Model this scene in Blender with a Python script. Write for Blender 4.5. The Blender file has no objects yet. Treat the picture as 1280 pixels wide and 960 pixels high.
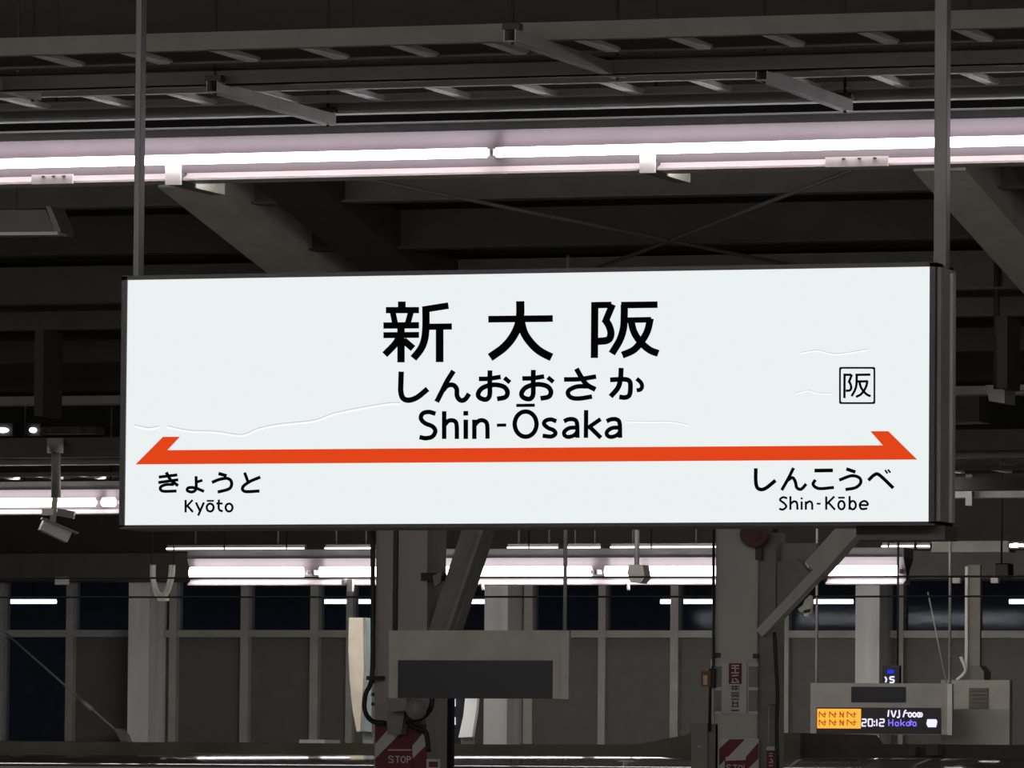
import bpy, bmesh, math, random
import numpy as np
from mathutils import Vector, Matrix
random.seed(7)
scene = bpy.context.scene
COL = scene.collection

# ------------------------------------------------------------------ camera
F_PX = 8500.0
YAW, PITCH, ROLL = -0.32169649, 0.05921924, 0.00835244
EYE = np.array([0.0, 0.0, 1.6])
_fwd = np.array([math.sin(YAW)*math.cos(PITCH), math.cos(YAW)*math.cos(PITCH), math.sin(PITCH)])
_r = np.array([math.cos(YAW), -math.sin(YAW), 0.0]); _u = np.cross(_r, _fwd)
RGT = math.cos(ROLL)*_r + math.sin(ROLL)*_u
UP = -math.sin(ROLL)*_r + math.cos(ROLL)*_u
cd = bpy.data.cameras.new('camera'); cam = bpy.data.objects.new('camera', cd); COL.objects.link(cam)
cd.sensor_width = 36.0; cd.lens = F_PX/1280.0*36.0; cd.clip_start = 0.5; cd.clip_end = 400
M = Matrix.Identity(4)
for i in range(3):
    M[i][0] = RGT[i]; M[i][1] = UP[i]; M[i][2] = -_fwd[i]; M[i][3] = EYE[i]
cam.matrix_world = M
scene.camera = cam

# ------------------------------------------------------------------ world, exposure
w = bpy.data.worlds.new('night'); scene.world = w; w.use_nodes = True
bg = w.node_tree.nodes['Background']; bg.inputs[0].default_value = (1.0, 0.97, 0.90, 1); bg.inputs[1].default_value = 0.12
scene.view_settings.view_transform = 'Standard'; scene.view_settings.look = 'None'
scene.view_settings.gamma = 1.0; scene.view_settings.use_curve_mapping = False
scene.view_settings.exposure = 1.2

# ------------------------------------------------------------------ measuring helpers (a ray of the photograph met by a real plane of the place)
def ray(px, py):
    return _fwd + RGT*(px-640)/F_PX - UP*(py-480)/F_PX
def at(px, py, Y):
    d = ray(px, py); p = EYE + d*(Y/d[1]); return Vector(p)
def atz(px, py, Z):
    d = ray(px, py); return Vector(EYE + d*((Z-EYE[2])/d[2]))
def zat(py, Y, px=640): return at(px, py, Y).z
def xat(px, Y, py=480): return at(px, py, Y).x

# ------------------------------------------------------------------ materials
MATS = {}
def mat(name, col, rough=0.6, metal=0.0, var=0.12, scale=6.0, bump=0.0, spec=0.4, streak=False):
    if name in MATS: return MATS[name]
    m = bpy.data.materials.new(name); m.use_nodes = True; nt = m.node_tree; b = nt.nodes['Principled BSDF']
    b.inputs['Roughness'].default_value = rough; b.inputs['Metallic'].default_value = metal
    b.inputs['Specular IOR Level'].default_value = spec
    tc = nt.nodes.new('ShaderNodeTexCoord'); mp = nt.nodes.new('ShaderNodeMapping')
    mp.inputs['Scale'].default_value = (1, 1, 0.15) if streak else (1, 1, 1)
    nz = nt.nodes.new('ShaderNodeTexNoise'); nz.inputs['Scale'].default_value = scale; nz.inputs['Detail'].default_value = 5
    rp = nt.nodes.new('ShaderNodeValToRGB')
    rp.color_ramp.elements[0].position = 0.3; rp.color_ramp.elements[1].position = 0.75
    rp.color_ramp.elements[0].color = tuple(c*(1-var) for c in col)+(1,)
    rp.color_ramp.elements[1].color = tuple(min(1, c*(1+var)) for c in col)+(1,)
    L = nt.links.new
    L(tc.outputs['Object'], mp.inputs[0]); L(mp.outputs[0], nz.inputs['Vector']); L(nz.outputs['Fac'], rp.inputs[0]); L(rp.outputs[0], b.inputs['Base Color'])
    if bump:
        bp = nt.nodes.new('ShaderNodeBump'); bp.inputs['Strength'].default_value = bump; bp.inputs['Distance'].default_value = 0.01
        L(nz.outputs['Fac'], bp.inputs['Height']); L(bp.outputs[0], b.inputs['Normal'])
    MATS[name] = m; return m
def emis(name, col, s):
    if name in MATS: return MATS[name]
    m = bpy.data.materials.new(name); m.use_nodes = True; nt = m.node_tree; nt.nodes.clear()
    e = nt.nodes.new('ShaderNodeEmission'); e.inputs[0].default_value = tuple(col)+(1,); e.inputs[1].default_value = s
    o = nt.nodes.new('ShaderNodeOutputMaterial'); nt.links.new(e.outputs[0], o.inputs[0]); MATS[name] = m; return m
def glass(name, tint, mixf):
    m = bpy.data.materials.new(name); m.use_nodes = True; nt = m.node_tree; nt.nodes.clear()
    t = nt.nodes.new('ShaderNodeBsdfTransparent'); t.inputs[0].default_value = tuple(tint)+(1,)
    g = nt.nodes.new('ShaderNodeBsdfGlossy'); g.inputs['Roughness'].default_value = 0.05; g.inputs[0].default_value = (.8, .85, .9, 1)
    fr = nt.nodes.new('ShaderNodeFresnel'); fr.inputs[0].default_value = 1.08
    mx = nt.nodes.new('ShaderNodeMixShader'); o = nt.nodes.new('ShaderNodeOutputMaterial')
    nt.links.new(fr.outputs[0], mx.inputs[0]); nt.links.new(t.outputs[0], mx.inputs[1]); nt.links.new(g.outputs[0], mx.inputs[2]); nt.links.new(mx.outputs[0], o.inputs[0])
    MATS[name] = m; return m

DIM = 2.0**-1.2          # displays are set against the exposure
TUBE = emis('fluorescent_tube', (1.0, 0.90, 0.96), 5.0)
TUBE_FAR = emis('fluorescent_tube_far', (1.0, 0.93, 0.98), 5.0)
TUBE_FILL = emis('added_fill_tube', (1.0, 0.95, 0.91), 22.0)  # added fill tubes out of view, stronger than the visible ones
FACE = emis('lit_sign_face', (0.90, 0.945, 0.955), 0.93*DIM)
PLATEW = mat('white_cover', (.7,.64,.63), .5)
LIPW = mat('white_lip', (0.42, 0.385, 0.375), 0.4, var=.05)
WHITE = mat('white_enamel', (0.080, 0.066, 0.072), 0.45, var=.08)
GREYP = mat('grey_paint', (0.23, 0.225, 0.22), 0.55)
OLIVED = mat('dim_olive_paint', (0.075, 0.068, 0.06), 0.6)
OLIVE = mat('olive_grey_paint', (0.155, 0.148, 0.125), 0.55)
RAIL2 = mat('pale_rail_paint', (.42,.41,.38), .55)
RUNG = mat('bright_zinc_rung', (.88,.87,.84), .5, var=.1)
CROSS = mat('cross_bar_steel', (.26,.255,.245), .5, .2, var=.2)
GALV = mat('galvanised_steel', (0.42, 0.42, 0.41), 0.5, 0.3, var=.2)
BROWN = mat('brown_steel', (0.085, 0.075, 0.066), 0.6)
DARK = mat('dark_steel', (0.06, 0.058, 0.058), 0.6)
DARKER = mat('near_black_steel', (0.03, 0.028, 0.026), 0.7)  # even near-black brown for roof parts and rods
FRAME = mat('sign_frame_metal', (0.045, 0.044, 0.043), 0.45)
POLE = mat('pole_metal', (0.10, 0.10, 0.10), 0.4, 0.3)
RAFTER = mat('rafter_paint', (0.46, 0.425, 0.385), 0.6)
DECK = mat('roof_deck_paint', (0.038, 0.034, 0.032), 0.75)
BLACK = mat('black_plastic', (0.012, 0.012, 0.014), 0.5)
SCREEN = mat('dark_screen', (0.015, 0.015, 0.021), 0.3)
CABINET = mat('beige_grey_cabinet', (0.26, 0.25, 0.22), 0.6)
PILLAR = mat('pillar_paint', (0.46, 0.45, 0.42), 0.6, streak=True)
BRACE = mat('brace_paint', (0.22, 0.21, 0.19), 0.6)
COLUMN = mat('white_column_paint', (0.86, 0.87, 0.85), 0.6, streak=True)
MULL = mat('mullion_aluminium', (0.42, 0.40, 0.37), 0.5)
FROST = mat('frosted_pane', (0.135, 0.135, 0.122), 0.55, spec=.3, var=.06)
GLASS = glass('clear_night_glass', (0.75, 0.8, 0.9), .1)
CREAM = mat('cream_panel', (0.62, 0.57, 0.46), 0.5)
BLUEG = mat('blue_grey_panel', (0.30, 0.36, 0.38), 0.5)
RED = mat('poster_red', (0.15, 0.022, 0.032), 0.6)
PAPER = mat('poster_white', (0.55, 0.54, 0.52), 0.6)
TRAIN = mat('train_roof_paint', (0.055, 0.048, 0.04), 0.07, spec=.6, var=.3, scale=3)
TRAINB = mat('train_hood_brown', (0.11, 0.09, 0.07), 0.6, var=.3, scale=3)
CONC = mat('platform_concrete', (0.34, 0.34, 0.33), 0.8)
INK = mat('sign_ink', (0.003, 0.003, 0.0035), 0.7, spec=.02)
ORANGE = emis('sign_orange', (0.90, 0.070, 0.012), 0.85*DIM)
BRICKRED = mat('dull_red_paint', (0.10, 0.035, 0.03), 0.6)
WIRE = mat('contact_wire', (0.01, 0.01, 0.01), 0.6)
WHITEC = mat('white_cable', (0.85, 0.83, 0.75), 0.5)
AMBER = emis('led_amber', (1.0, 0.40, 0.05), 1.3*DIM)
AMBERD = emis('led_amber_dim', (0.55, 0.10, 0.01), 0.6*DIM)
LILAC = emis('led_lilac', (0.80, 0.75, 1.0), 1.2*DIM)
VIOLET = emis('led_violet', (0.25, 0.18, 1.0), 1.0*DIM)
LAMP = emis('lamp_white', (1, .97, .95), 3.0)

# ------------------------------------------------------------------ object helpers
def tag(o, label, cat, group=None):
    o['label'] = label; o['category'] = cat
    if group: o['group'] = group
    return o
def struct(o, label=None, cat=None):
    o['kind'] = 'structure'
    if label: o['label'] = label
    if cat: o['category'] = cat
    return o
def thing(name, label, cat, loc, group=None):
    o = bpy.data.objects.new(name, None); COL.objects.link(o); o.location = loc; o.empty_display_size = .1
    return tag(o, label, cat, group)
def link(name, me, m, parent=None, smooth=False):
    me.materials.append(m)
    if smooth:
        for p in me.polygons: p.use_smooth = True
    o = bpy.data.objects.new(name, me); COL.objects.link(o)
    if parent is not None:
        o.parent = parent
        if parent.type == 'EMPTY' : o.matrix_parent_inverse = Matrix.Translation(-parent.location)
    return o
def mesh(verts, faces):
    me = bpy.data.meshes.new('m'); me.from_pydata([tuple(v) for v in verts], [], faces)
    bm = bmesh.new(); bm.from_mesh(me); bmesh.ops.recalc_face_normals(bm, faces=bm.faces); bm.to_mesh(me); bm.free(); return me
BF = [(0,1,3,2),(4,6,7,5),(0,4,5,1),(2,3,7,6),(0,2,6,4),(1,5,7,3)]
def boxes(name, lst, m, parent=None, bevel=0.0):
    bm = bmesh.new()
    for (x0,x1,y0,y1,z0,z1) in lst:
        vs = [bm.verts.new((x,y,z)) for x in (x0,x1) for y in (y0,y1) for z in (z0,z1)]
        for f in BF: bm.faces.new([vs[i] for i in f])
    bmesh.ops.recalc_face_normals(bm, faces=bm.faces)
    if bevel: bmesh.ops.bevel(bm, geom=list(bm.edges), offset=bevel, segments=2, affect='EDGES', profile=.5)
    me = bpy.data.meshes.new(name); bm.to_mesh(me); bm.free()
    return link(name, me, m, parent)
def box(name, x0,x1,y0,y1,z0,z1, m, parent=None, bevel=0.0):
    return boxes(name, [(min(x0,x1),max(x0,x1),min(y0,y1),max(y0,y1),min(z0,z1),max(z0,z1))], m, parent, bevel)
def pbox(name, px0,py0,px1,py1, Y, depth, m, parent=None, bevel=0.0):
    cx, cy = (px0+px1)/2, (py0+py1)/2
    a = at(px0,cy,Y); b = at(px1,cy,Y)
    return box(name, a.x, b.x, Y, Y+depth, at(cx,py1,Y).z, at(cx,py0,Y).z, m, parent, bevel)
def bar(name, p0, p1, wd, ht, m, parent=None, up=Vector((0,0,1))):
    p0, p1 = Vector(p0), Vector(p1); d = (p1-p0).normalized()
    s = d.cross(up).normalized(); t = s.cross(d).normalized()
    vs = [p + s*a*wd/2 + t*b*ht/2 for p in (p0,p1) for a in (-1,1) for b in (-1,1)]
    return link(name, mesh(vs, BF), m, parent)
def smoothpts(pts, n=8, closed=False):
    P = [Vector(p) for p in pts]
    if len(P) < 3: return P
    out = []; N = len(P)
    rng = N if closed else N-1
    for i in range(rng):
        p0 = P[(i-1) % N] if closed or i > 0 else P[0]*2-P[1]
        p1 = P[i]; p2 = P[(i+1) % N]
        p3 = P[(i+2) % N] if closed or i+2 < N else P[-1]*2-P[-2]
        for k in range(n):
            t = k/n
            out.append(0.5*((2*p1)+(-p0+p2)*t+(2*p0-5*p1+4*p2-p3)*t*t+(-p0+3*p1-3*p2+p3)*t**3))
    if not closed: out.append(P[-1])
    return out
def tube(name, pts, r, m, parent=None, seg=8, smooth=True, sm=0):
    P = [Vector(p) for p in pts]
    if sm: P = smoothpts(P, sm)
    vs, fs = [], []; n = len(P)
    ref = Vector((0,0,1))
    d0 = (P[1]-P[0]).normalized()
    if abs(d0.dot(ref)) > .9: ref = Vector((0,1,0))
    for i, p in enumerate(P):
        d = (P[min(i+1,n-1)]-P[max(i-1,0)]).normalized()
        s = d.cross(ref)
        if s.length < 1e-4: s = d.cross(Vector((1,0,0)))
        s.normalize(); t = s.cross(d).normalized(); ref = t
        for k in range(seg):
            a = 2*math.pi*k/seg; vs.append(p + (s*math.cos(a)+t*math.sin(a))*r)
    for i in range(n-1):
        for k in range(seg):
            k2 = (k+1) % seg
            fs.append((i*seg+k, i*seg+k2, (i+1)*seg+k2, (i+1)*seg+k))
    fs.append(tuple(range(seg))); fs.append(tuple((n-1)*seg+k for k in range(seg)))
    return link(name, mesh(vs, fs), m, parent, smooth)
def prism(name, poly, Y, depth, m, parent=None):
    """poly: list of (x,z) at plane Y, thickened to Y+depth"""
    n = len(poly)
    vs = [(x,Y,z) for x,z in poly]+[(x,Y+depth,z) for x,z in poly]
    fs = [tuple(range(n)), tuple(range(n,2*n))]+[(i,(i+1)%n,(i+1)%n+n,i+n) for i in range(n)]
    return link(name, mesh(vs, fs), m, parent)
def pprism(name, pts, Y, depth, m, parent=None):
    return prism(name, [(at(a,b,Y).x, at(a,b,Y).z) for a,b in pts], Y, depth, m, parent)
def extrude_x(name, prof, x0, x1, m, parent=None, smooth=False):
    n = len(prof)
    vs = [(x0,y,z) for y,z in prof]+[(x1,y,z) for y,z in prof]
    fs = [tuple(range(n)), tuple(range(n,2*n))]+[(i,(i+1)%n,(i+1)%n+n,i+n) for i in range(n)]
    return link(name, mesh(vs, fs), m, parent, smooth)
def ribbons(name, strokes, Y, m, parent=None, thick=.0012):
    """strokes: list of (points in photo pixels, width px); laid as print on the plane Y"""
    vs, fs = [], []
    for si, (pts, wd) in enumerate(strokes):
        Ys = Y - .00008*si
        P = [Vector((a,b,0)) for a,b in pts]
        closed = len(P) > 3 and (P[0]-P[-1]).length < 1e-6
        if closed: P = smoothpts(P[:-1], 6, True); P.append(P[0].copy())
        elif len(P) > 2: P = smoothpts(P, 6)
        n = len(P); base = len(vs)
        for i, p in enumerate(P):
            if closed: d = (P[(i+1) % (n-1)]-P[(i-1) % (n-1)]).normalized()
            else: d = (P[min(i+1,n-1)]-P[max(i-1,0)]).normalized()
            q = Vector((-d.y, d.x, 0))*wd/2
            for s in (1,-1):
                a = p+q*s; vs.append(at(a.x, a.y, Ys))
        for i in range(n-1):
            a = base+2*i; fs.append((a, a+1, a+3, a+2))
    return link(name, mesh(vs, fs), m, parent)

XL, XR = -60.0, 30.0
def hang(parent, x, y, z0, z1, r=.008, m=None):
    return tube('hanger_rod', [(x, y, z0), (x, y, z1)], r, m or DARKER, parent, 6)

# ================================================================== THE SETTING
struct(box('floor', -60, 30, 17.5, 36.3, -0.25, 0, CONC))
struct(box('floor', -60, 30, 42.6, 60, -0.25, 0, CONC))
struct(box('floor', -60, 30, -8, 7, -0.25, 0, CONC))
struct(box('floor', -60, 30, -10, 75, -1.6, -1.35, mat('track_ballast', (.09, .085, .08), .9, scale=40)))

# ---- near roof: slopes down away from the camera, 11 degrees
RS = 0.20
Z30 = at(300, 290, 30).z
def zroof(Y): return Z30 - RS*(Y-30)
def onroof(px, py, off=0.0):
    d = ray(px, py); t = (Z30+off+RS*30-EYE[2])/(d[2]+RS*d[1]); return Vector(EYE+d*t)
Y0, Y1 = 19.0, 34.2   # the ridge is at 19; the near half of the roof falls towards the camera
dk = 0.30
roof = mesh([(XL,Y0,zroof(Y0)+dk),(XR,Y0,zroof(Y0)+dk),(XR,Y1,zroof(Y1)+dk),(XL,Y1,zroof(Y1)+dk),
             (XL,Y0,zroof(Y0)+dk+.1),(XR,Y0,zroof(Y0)+dk+.1),(XR,Y1,zroof(Y1)+dk+.1),(XL,Y1,zroof(Y1)+dk+.1)],
            [(0,1,2,3),(4,5,6,7),(0,1,5,4),(1,2,6,5),(2,3,7,6),(3,0,4,7)])
ceiling = struct(link('ceiling', roof, DECK))
struct(box('ceiling', XL, XR, 13.5, 19.0, zroof(19)+dk, zroof(19)+dk+.1, DECK))
def rafter(px, py, wd=.24, m=RAFTER):
    x = onroof(px, py).x
    bar('rafter', (x, 29.27, zroof(29.27)+.15), (x, Y1-.1, zroof(Y1-.1)+.15), wd, .30, m, ceiling)
    return x
for px, py in ((300, 290), (1243, 290)):
    x = rafter(px, py)
    bar('rafter_web', (x+.42, 29.27, zroof(29.27)+.17), (x+.42, Y1-.2, zroof(Y1-.2)+.17), .30, .2, DECK, ceiling)
for py in (246, 305, 366, 398, 440):
    p = onroof(80, py, .16)
    boxes('purlin', [(XL, XR, p.y-.04, p.y+.04, p.z-.05, p.z+.13), (XL, XR, p.y-.09, p.y+.03, p.z-.06, p.z-.05)], OLIVED if py in (246, 366, 398) else DARKER, ceiling)
# cross bracing rods under the roof
for a, b in (((440,220),(1010,336)), ((1066,212),(735,340))):
    tube('bracing_rod', [onroof(*a, off=-.03), onroof(*b, off=-.03)], .010, OLIVED, ceiling, 6)
# edge beam and gutter
ze = zat(500, Y1, 80)
extrude_x('edge_beam', [(Y1-.12,ze),(Y1+.1,ze),(Y1+.1,zroof(Y1)+.35),(Y1-.12,zroof(Y1)+.35)], XL, XR, DARK, ceiling)
extrude_x('gutter', [(Y1-.2,zat(508,Y1,80)),(Y1-.05,zat(508,Y1,80)),(Y1-.05,zat(498,Y1,80)),(Y1-.2,zat(498,Y1,80))], XL, XR, GREYP, ceiling)

# ---- far glazed wall
YW = 57.0
wall = struct(box('wall_back', XL, XR, YW, YW+.3, 0, zat(930, YW), mat('wall_plinth', (.10, .09, .075), .7)))
def wpart(name, px0, px1, py0, py1, dy, depth, m):
    return pbox(name, px0, py0, px1, py1, YW+dy, depth, m, wall)
zt, zb = zat(722, YW), zat(930, YW)
ztr0, ztr1 = zat(797, YW), zat(788, YW)
mulls = [(0,7),(85,94),(214,223),(303,313),(390,400),(435,443),(657,668),(750,759),(840,850),(981,988),(1125,1131),(1215,1224),(1300,1310),(-90,-82),(560,568),(905,913)]
for a, b in mulls:
    box('mullion', xat(a, YW, 830), xat(b, YW, 830), YW-.06, YW+.1, zb, zt, MULL, wall)
for a, b, c in ((160,186,199),(605,634,645),(1069,1099,1108)):
    cl = box('column', xat(a, YW-.4, 830), xat(b, YW-.4, 830), YW-.4, YW+.05, zb-.05, zt+.05, COLUMN, wall)
box('transom', XL, XR, YW-.05, YW+.08, ztr0, ztr1, MULL, wall)
edges = sorted([(a+b)/2 for a, b in mulls]+[172, 620, 1084])
for a, b in zip(edges[:-1], edges[1:]):
    if b-a < 12: continue
    x0, x1 = xat(a, YW, 830), xat(b, YW, 830)
    clear = b < 90
    box('pane', x0, x1, YW+.02, YW+.04, zb, ztr0, GLASS if clear else FROST, wall)
    box('pane', x0, x1, YW+.02, YW+.04, ztr1, zt, GLASS, wall)
# things beyond the glass: a dim room with its own lamp row
struct(box('wall_beyond', XL, XR, 76, 76.3, -1.3, 9, mat('far_room_wall', (.13, .14, .19), .8)))
YD = 68.0
for i, (a, b) in enumerate(((12,70),(402,466),(567,610),(826,892),(1018,1066),(1262,1320),(205,262))):
    lab = ['short white tube lamp seen through the leftmost upper pane', 'short white tube lamp seen behind the cream fin panel', 'short white tube lamp seen left of the middle white column',
           'short white tube lamp seen left of the grey pillar with posters', 'short white tube lamp seen left of the right white column', 'short white tube lamp seen at the right picture edge',
           'short white tube lamp seen right of the left white column'][i]
    c = at((a+b)/2, 752, YD)
    if i == 6: continue
    t = thing('tube_lamp', lab, 'lamp', (c.x, YD, c.z), 'tube lamps beyond the glass')
    x0, x1 = xat(a, YD, 752), xat(b, YD, 752)
    tube('tube', [(x0, YD, c.z), (x1, YD, c.z)], .022, emis('far_tube', (1, .96, .97), 5.0), t)
    box('batten', x0, x1, YD-.03, YD+.08, c.z+.03, c.z+.09, WHITE, t)
    box('suspension_stem', (x0+x1)/2-.01, (x0+x1)/2+.01, YD, YD+.02, c.z+.09, 6, DARK, t)

ZF = 4.75
struct(box('ceiling', XL, XR, 42.4, 57.4, ZF, ZF+.15, DARK))
struct(box('ceiling', XL, XR, 57.4, 76.3, 6.0, 6.2, DARKER))
# ---- header beams of the far platform (stack above the glass)
struct(tag(box('trim_1', XL, XR, 55.5, 56.2, zat(724, 55.5), zat(690, 55.5), BROWN), 'brown header beam above the far windows', 'beam'))
struct(tag(box('trim_2', XL, XR, 55.8, 56.6, zat(690, 55.8), zat(560, 55.8), DARKER), 'dark fascia over the far windows', 'fascia'))

# ================================================================== STATION NAME SIGN
YS = 20.564
TL, TR, BR, BL = at(159.5,350.5,YS), at(1162.5,333,YS), at(1161.8,652.5,YS), at(156.5,656,YS)
sx0, sx1 = (TL.x+BL.x)/2, (TR.x+BR.x)/2
sz0, sz1 = (BL.z+BR.z)/2, (TL.z+TR.z)/2
sign = thing('station_sign', 'large lit white station name sign with orange double arrow hung between two poles', 'sign', ((sx0+sx1)/2, YS, sz0))
D = 0.22
fw = 0.018
box('frame_left', sx0-fw, sx0, YS-.008, YS+D, sz0-.006, sz1+.012, FRAME, sign)
box('frame_right', sx1, sx1+fw, YS-.008, YS+D, sz0-.006, sz1+.012, FRAME, sign)
box('frame_top', sx0-fw, sx1+fw, YS-.008, YS+D, sz1, sz1+.014, FRAME, sign)
box('frame_bottom', sx0-fw, sx1+fw, YS-.008, YS+D, sz0-.012, sz0, FRAME, sign)
box('back_panel', sx0, sx1, YS+D-.02, YS+D, sz0, sz1, FRAME, sign)
face = box('face_panel', sx0, sx1, YS, YS+.012, sz0, sz1, FACE, sign)
# poles: left and right flat hanger poles
yp = YS+.10
lx0, lx1 = xat(156.5, yp, 340), xat(175, yp, 340)
lx0 = max(lx0, sx0-fw)
pl = box('hanging_pole', lx0, lx1, yp-.012, yp+.035, sz1+.012, 4.9, POLE, sign, .003)
rx0, rx1 = xat(1168, yp, 330), xat(1184, yp, 330)
pr = box('hanging_pole', rx0, rx1, yp-.012, yp+.035, sz0+.002, 4.9, POLE, sign, .003)
box('side_channel', sx1+fw, sx1+fw+.012, YS+.02, YS+.20, sz0+.002, sz1-.0, GREYP, sign)
box('side_strip', sx1+fw+.012, sx1+fw+.022, YS+.13, YS+.165, sz0+.002, sz1-.012, GALV, sign)
box('foot_bracket', sx1-.25, sx1+fw+.02, YS+.05, YS+.2, sz0-.055, sz0-.012, DARK, sign)

# ---- print on the face
YT = YS-.0022
def strokes_from(ox, oy, k, data):
    g = 1.08 if k > 5.5 else 1.28
    return [([(ox+a/k, oy+b/k) for a, b in pts], wd/k*g) for pts, wd in data]
def ell(cx, cy, rx, ry, n=10):
    p = [(cx+rx*math.cos(2*math.pi*i/n), cy+ry*math.sin(2*math.pi*i/n)) for i in range(n)]
    return p+[p[0]]
def glyph(name, ox, oy, k, data):
    return ribbons(name, strokes_from(ox, oy, k, data), YT, INK, face)
K4 = (460, 360, 5.818); K5 = (660, 360, 7.111); K6 = (480, 450, 7.111); K7 = (640, 450, 7.111)
glyph('kanji_character', *K4, [([(246,98),(246,160)],52),([(130,161),(371,161)],42),([(180,175),(198,262)],40),([(312,175),(288,262)],40),
    ([(112,273),(371,271)],43),([(112,343),(371,341)],40),([(240,255),(240,541)],50),([(225,360),(195,410),(122,485)],46),([(258,380),(328,440)],46),
    ([(396,158),(585,128)],44),([(421,138),(421,280),(411,375),(383,445),(330,512)],50),([(440,282),(610,280)],42),([(521,290),(521,539)],52)])
glyph('kanji_character', *K4, [([(875,227),(1344,222)],45),([(1107,96),(1107,190),(1092,275),(1050,360),(985,435),(888,505)],56),
    ([(1112,240),(1135,325),(1185,400),(1250,460),(1335,505)],54)])
HAN = [([(594,125),(590,622)],60),([(594,152),(742,150)],52),([(752,145),(682,312)],56),([(684,278),(722,340),(737,410),(710,462),(620,475)],60),
    ([(828,152),(1152,148)],54),([(856,150),(855,250),(848,360),(815,465),(745,583)],60),([(880,286),(1095,282)],46),
    ([(1088,270),(1062,380),(1012,470),(940,550),(838,597)],58),([(915,290),(942,390),(1000,480),(1080,550),(1158,582)],58)]
glyph('kanji_character', *K5, HAN)
glyph('kana_character', *K6, [([(153,103),(150,200),(150,285),(170,340),(220,357),(295,332),(388,257)],45)])
glyph('kana_character', *K6, [([(618,97),(560,190),(520,270),(468,372)],42),([(520,275),(560,230),(612,222),(645,255),(650,320),(680,358),(720,350),(757,300)],40)])
def o_kana(K, dx, dy):
    glyph('kana_character', *K, [([(a+dx,b+dy) for a,b in s], wd) for s, wd in [([(843,168),(930,166),(1038,150)],38),
        ([(942,92),(940,200),(940,305),(920,345),(885,350),(845,330),(838,295),(870,252),(930,227),(1000,221),(1068,240),(1098,285),(1078,330),(1005,346)],40),([(1070,158),(1120,200)],36)]])
o_kana(K6, 0, 0); o_kana(K7, -752, -4)
glyph('kana_character', *K7, [([(462,173),(600,170),(748,147)],38),([(572,77),(620,160),(668,222),(742,262)],42),([(680,234),(580,236),(512,265),(497,300),(530,335),(600,342),(712,325)],38)])
glyph('kana_character', *K7, [([(970,70),(965,160),(943,245),(876,325)],42),([(872,176),(1000,172),(1045,190),(1053,245),(1043,312),(1005,333),(953,328)],40),([(1108,165),(1145,200),(1156,235),(1142,262),(1108,270)],34)])
glyph('latin_letter', *K6, [([(458,478),(400,462),(345,475),(328,520),(365,562),(430,590),(456,632),(430,680),(370,695),(315,685)],37)])
glyph('latin_letter', *K6, [([(535,455),(535,702)],37),([(540,575),(575,540),(622,540),(645,575),(648,702)],36)])
glyph('latin_letter', *K6, [([(727,530),(727,702)],38),([(727,453),(727,494)],40)])
glyph('latin_letter', *K6, [([(803,530),(803,702)],37),([(808,575),(845,540),(890,540),(917,577),(920,700)],36)])
glyph('hyphen', *K6, [([(1003,580),(1087,578)],26)])
glyph('latin_letter', *K7, [(ell(121,570,97,112),37),([(38,404),(203,402)],26)])
glyph('latin_letter', *K7, [([(395,545),(345,528),(298,540),(285,570),(320,603),(370,625),(386,655),(350,680),(272,673)],35)])
A_L = [([(462,545),(500,528),(548,528),(577,560),(582,692)],36),([(577,600),(510,605),(467,635),(467,668),(500,684),(550,670),(580,640)],34)]
glyph('latin_letter', *K7, A_L)
glyph('latin_letter', *K7, [([(659,445),(657,692)],36),([(788,525),(672,605)],34),([(686,590),(790,692)],36)])
glyph('latin_letter', *K7, [([(a+379,b) for a,b in s], wd) for s, wd in A_L])
K2 = (150, 520, 5.12)
glyph('kana_character', *K2, [([(248,391),(367,377)],15),([(245,426),(373,408)],15),([(296,360),(325,410),(372,446)],16),([(345,438),(290,440),(258,458),(275,481),(362,480)],15)])
glyph('kana_character', *K2, [([(487,385),(486,465),(462,486),(432,478),(437,460),(480,460),(538,483)],15),([(487,424),(528,411)],14)])
glyph('kana_character', *K2, [([(630,368),(683,383)],17),([(588,425),(640,405),(690,400),(714,425),(700,465),(625,487)],16)])
glyph('kana_character', *K2, [([(797,362),(818,418)],15),([(898,391),(830,420),(786,455),(800,483),(893,480)],16)])
glyph('latin_letter', *K2, [([(420,537),(420,617)],11),([(465,537),(424,582)],10),([(432,575),(467,615)],11)])
glyph('latin_letter', *K2, [([(486,553),(513,610)],11),([(537,553),(500,638)],11)])
glyph('latin_letter', *K2, [(ell(577,586,22,25),11),([(555,543),(601,543)],9)])
glyph('latin_letter', *K2, [([(633,535),(633,595),(657,611)],11),([(616,560),(657,560)],10)])
glyph('latin_letter', *K2, [(ell(698,586,22,25),11)])
K3 = (900, 420, 3.84)
glyph('kana_character', *K3, [([(172,635),(172,700),(183,732),(215,733),(267,693)],14)])
glyph('kana_character', *K3, [([(353,633),(330,680),(296,740)],12),([(322,695),(347,680),(361,698),(369,728),(390,735),(414,710)],12)])
glyph('kana_character', *K3, [([(453,646),(542,645)],14),([(458,690),(447,713),(475,732),(547,727)],12)])
glyph('kana_character', *K3, [([(606,638),(650,653)],13),([(572,692),(630,671),(668,680),(675,705),(650,728),(602,737)],12)])
glyph('kana_character', *K3, [([(712,693),(742,666),(766,668),(832,730)],13),([(792,643),(804,660)],7),([(806,641),(818,656)],7)])
glyph('latin_letter', *K3, [([(323,779),(302,774),(288,787),(308,803),(318,819),(302,833),(284,829)],8)])
glyph('latin_letter', *K3, [([(338,769),(338,834)],8),([(340,805),(355,794),(369,801),(372,834)],8)])
glyph('latin_letter', *K3, [([(392,794),(392,834)],8),([(392,775),(392,784)],8)])
glyph('latin_letter', *K3, [([(412,794),(412,834)],8),([(414,805),(428,794),(441,802),(443,834)],8)])
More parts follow.
